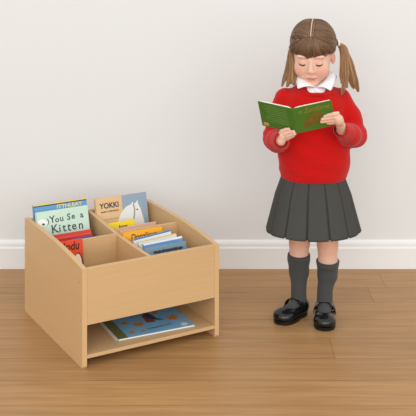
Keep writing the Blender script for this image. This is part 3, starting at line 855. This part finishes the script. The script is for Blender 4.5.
# --- socks and shoes
def shoe_frame(s):
    yaw = 42 if s < 0 else 7
    heel = np.array([-.0265, .036, 0]) if s < 0 else np.array([.0450, .018, 0])
    d = np.array([-math.sin(rad(yaw)), -math.cos(rad(yaw)), 0]); r = np.array([d[1], -d[0], 0]) * -1      # r: to the picture's right when d faces the camera
    return heel, d, r
for s in (-1, 1):
    lx, ly = LEG[s]; heel, d, r = shoe_frame(s)
    def P(a, b, z): return heel + r * a + d * b + np.array([0, 0, z])
    R3 = np.stack([r, d, np.array([0, 0, 1.])], 1); Tm = (R3, heel)
    ank = P(0, .036, .072)
    top = .218 if s < 0 else .203
    FK = Field((min(lx, heel[0]) - .12, -.20, .005), (max(lx, heel[0]) + .08, .09, .26), .0022)
    FK.chain([(lx + s * .001, ly, top + .02), (lx + s * .003, ly + .010, .200), (lx + s * .002, ly + .012, .150), (ANK[s][0] * .8 + lx * .2, ANK[s][1] * .8 + (ly + .012) * .2, .105), ank, P(0, .036, .040)], [.0375, .0368, .0322, .0232, .0232, .026], .020)
    FK.chain([P(0, .036, .040), P(0, .085, .028), P(0, .125, .022)], [.0265, .0215, .016], .016)
    FK.put(lambda x, y, z: top + .10 * (y - ly) - z, (-.2, -.2, .0), (.2, .1, .26), 0, 'sub')
    Vv, Qq = FK.surface(); sock = mesh_obj('sock', Vv, Qq, M['sock'], girl, True)
    def sband(u, v, lx=lx, ly=ly, top=top, s=s):
        a = u * 2 * np.pi; rr = np.interp(v, [0, .12, .5, .88, 1], [.0360, .0380, .0380, .0380, .0362]) * (1 + .008 * math.sin(a * 44))
        y = ly + .002 + rr * math.sin(a)
        return (lx + s * .001 + rr * math.cos(a), y, top - .018 + .019 * v + .10 * (y - ly))
    band('sock_cuff', sband, 264, 6, M['sock'], sock)
    # shoe
    shoe = bpy.data.objects.new('shoe', None); shoe.empty_display_size = .03; link(shoe, girl)
    shoe.location = tuple(heel)
    FU = Field(np.array([-.05, -.03, .004]), np.array([.05, .18, .08]), .0016)
    FU.ell((0, .122, .024), (.0325, .0400, .0250), 0); FU.ell((0, .080, .024), (.0295, .055, .0260), .012); FU.ell((0, .032, .030), (.0290, .034, .0340), .014)
    FU.ell((0, .030, .040), (.0280, .031, .026), .008)
    FU.ell((0, .070, .0620), (.0228, .0500, .0330), .004, 'sub')                  # the opening
    FU.ell((0, .036, .070), (.0245, .0290, .0320), .003, 'sub')
    FU.put(lambda x, y, z: z - .009 + 0 * x, (-.05, -.03, 0), (.05, .18, .013), 0, 'sub')
    Vv, Qq = FU.surface()
    loc = lambda A: (A * np.array([1.20, 1.0, 1.0])) @ np.stack([r, d, np.array([0, 0, 1.])], 0)      # broad children's fitting
    mesh_obj('shoe_upper', loc(Vv), Qq if True else Qq, M['leather'], shoe, True)
    # sole with a low heel block
    ol = []
    for i in range(48):
        q = i / 48 * 2 * math.pi; yb = .080 + .0835 * math.sin(q)
        tq = (yb - .080) / .0835; wv = (1 - abs(tq) ** 2.6) ** .5 * np.interp(yb, [0, .03, .06, .09, .12, .165], [.0295, .0290, .0280, .0315, .0345, .0350])
        ol.append(((1 if math.cos(q) > 0 else -1) * wv, yb))
    bm = bmesh.new(); lowv = []; topv = []
    for (x_, y_) in ol:
        zlo = 0.0 if (y_ < .050 or y_ > .075) else .0035
        pl = loc(np.array([x_ * .97, y_ if y_ < .15 else .15 + (y_ - .15) * .9, zlo + (.004 if y_ > .152 else 0)])); ph = loc(np.array([x_, y_, .0125]))
        lowv.append(bm.verts.new(pl)); topv.append(bm.verts.new(ph))
    bm.faces.new(lowv); bm.faces.new(topv[::-1])
    for i in range(48): bm.faces.new((lowv[i], topv[i], topv[(i + 1) % 48], lowv[(i + 1) % 48]))
    bmesh.ops.remove_doubles(bm, verts=bm.verts, dist=.0002)
    bm_obj('sole', bm, M['rubber'], shoe)
    # strap over the instep
    pts = []
    for i in range(21):
        q = math.pi * i / 20; pts.append((-.0305 * math.cos(q), .060, .026 + .0385 * math.sin(q) ** .8))
    VV, FF = [], []
    for i, (x_, y_, z_) in enumerate(pts):
        nx, nz = -math.cos(math.pi * i / 20), math.sin(math.pi * i / 20)
        for (dy, o_) in ((-.0105, 0), (-.0105, .003), (.0105, .003), (.0105, 0)):
            VV.append(loc(np.array([x_ + nx * o_, y_ + dy - (z_ - .03) * .10, z_ + nz * o_])))
    for i in range(20):
        for k in range(4): FF.append((i * 4 + k, i * 4 + (k + 1) % 4, (i + 1) * 4 + (k + 1) % 4, (i + 1) * 4 + k))
    FF += [(0, 1, 2, 3), (83, 82, 81, 80)]
    st = mesh_obj('strap', np.array(VV), FF, M['leather'], shoe); 
    bmm = bmesh.new(); add_box(bmm, (-.005, -.0085, -.0022), (.005, .0085, .0022), .001)
    bu = bm_obj('buckle', bmm, M['leather'], st); bu.location = tuple(loc(np.array([.030, .059, .034]))); bu.rotation_euler = (rad(0), rad(80), math.atan2(d[1], d[0]) - math.pi / 2)

# ------------------------------------------------------------------ the open book in her hands
hbk = empty('picture_book', tuple(BK_O + np.array([GX, GY, 0])))
tag(hbk, 'open green hardback book with gold lettering held in the girl\'s hands', 'book')
GREEN = plain('green_cloth_cover', (72, 114, 36), .55, .3, .12, 90)
GOLD = plain('worn_gold_print', (146, 130, 50), .5, .3, .2, 120)
BROWN = plain('brown_print', (112, 92, 36), .6, .2, .35, 70)
PALE = plain('pale_green_print', (128, 158, 104), .6, .2, .1, 90)
def bl(side, a, h, off=0.0): return bk(side, a, h, off) - BK_O
def slab(side, a0, a1, h0, h1, o0, o1, bm):
    vs = [bm.verts.new(bl(side, a, h, o)) for a in (a0, a1) for h in (h0, h1) for o in (o0, o1)]
    for f in [(0, 1, 3, 2), (4, 6, 7, 5), (0, 4, 5, 1), (2, 3, 7, 6), (0, 2, 6, 4), (1, 5, 7, 3)]: bm.faces.new([vs[i] for i in f])
for side, nm in ((-1, 'back_cover'), (1, 'front_cover')):
    bm = bmesh.new(); slab(side, .003, BK_W, 0, BK_H, -.0024, 0, bm); cv = bm_obj(nm, bm, GREEN, hbk)
    # page block: thin at the gutter, rounded over
    bm = bmesh.new(); prof = []
    for i in range(13):
        t = i / 12; a_ = .002 + (BK_W - .007) * t; prof.append((a_, -.0026 - .0085 * min(1, (t / .16)) ** .5 * (1 - .25 * t)))
    ring0, ring1 = [], []
    outl = [(.002, -.0025)] + prof + [(BK_W - .005, -.0025)]
    for (a_, o_) in outl: ring0.append(bm.verts.new(bl(side, a_, .003, o_))); ring1.append(bm.verts.new(bl(side, a_, BK_H - .002, o_)))
    bm.faces.new(ring0); bm.faces.new(ring1[::-1])
    for i in range(len(outl)): bm.faces.new((ring0[i], ring1[i], ring1[(i + 1) % len(outl)], ring0[(i + 1) % len(outl)]))
    bm_obj('page_block', bm, M['paper'], hbk)
    if side < 0:
        bm = bmesh.new(); rr = random.Random(4)
        for i in range(9):
            h_ = .092 - i * .0080; a0 = .024; a1 = .118 - rr.random() * .022
            x_ = a0
            while x_ < a1:
                l_ = .005 + rr.random() * .009; slab(-1, x_, min(a1, x_ + l_), h_, h_ + .0013, .0002, .0005, bm); x_ += l_ + .0016
        bm_obj('blurb_print', bm, PALE, cv)
        bm = bmesh.new(); slab(-1, .108, .128, .006, .018, .0002, .0006, bm); bm_obj('barcode_label', bm, plain('tan_label', (184, 158, 92), .6), cv)
    else:
        m4 = Matrix((*[tuple(list(row)) for row in np.stack([math.cos(BK_AR) * BK_X + math.sin(BK_AR) * BK_N, BK_U, math.sin(BK_AR) * BK_X - math.cos(BK_AR) * BK_N], 1)],)).to_4x4()
        t = text_mesh('title', 'o Zontlime', .025, GOLD, cv, bl(1, .018, .077, .0006), m4.to_euler(), .0001, .95, .1)
        shape = [(.030, .022), (.048, .018), (.062, .030), (.078, .024), (.096, .034), (.104, .050), (.098, .068), (.086, .078), (.074, .084), (.060, .074), (.046, .068), (.040, .052), (.028, .038)]
        shape = [(a_, h_ * .86) for a_, h_ in shape]
        bm = bmesh.new(); lo_ = [bm.verts.new(bl(1, a_, h_, .0002)) for a_, h_ in shape]; hi_ = [bm.verts.new(bl(1, a_, h_, .0006)) for a_, h_ in shape]
        bm.faces.new(lo_); bm.faces.new(hi_[::-1])
        for i in range(len(shape)): bm.faces.new((lo_[i], hi_[i], hi_[(i + 1) % len(shape)], lo_[(i + 1) % len(shape)]))
        bm_obj('animal_print', bm, BROWN, cv)
# rounded spine
bm = bmesh.new(); A_, B_ = [], []
for i in range(9):
    q = i / 8; side = -1 if q < .5 else 1; a_ = abs(q - .5) * 2 * .0045; o_ = .0012 * (1 - abs(q - .5) * 2)
    for h_, L_ in ((0, A_), (BK_H, B_)): L_.append(bl(side, a_, h_, o_))
inn = [bl(1, .0045, 0, -.0024), bl(-1, .0045, 0, -.0024)]; inn2 = [p + BK_U * BK_H for p in inn]
va = [bm.verts.new(p) for p in A_ + inn]; vb = [bm.verts.new(p) for p in B_ + inn2]
bm.faces.new(va); bm.faces.new(vb[::-1])
for i in range(len(va)): bm.faces.new((va[i], vb[i], vb[(i + 1) % len(va)], va[(i + 1) % len(va)]))
bm_obj('spine', bm, GREEN, hbk)
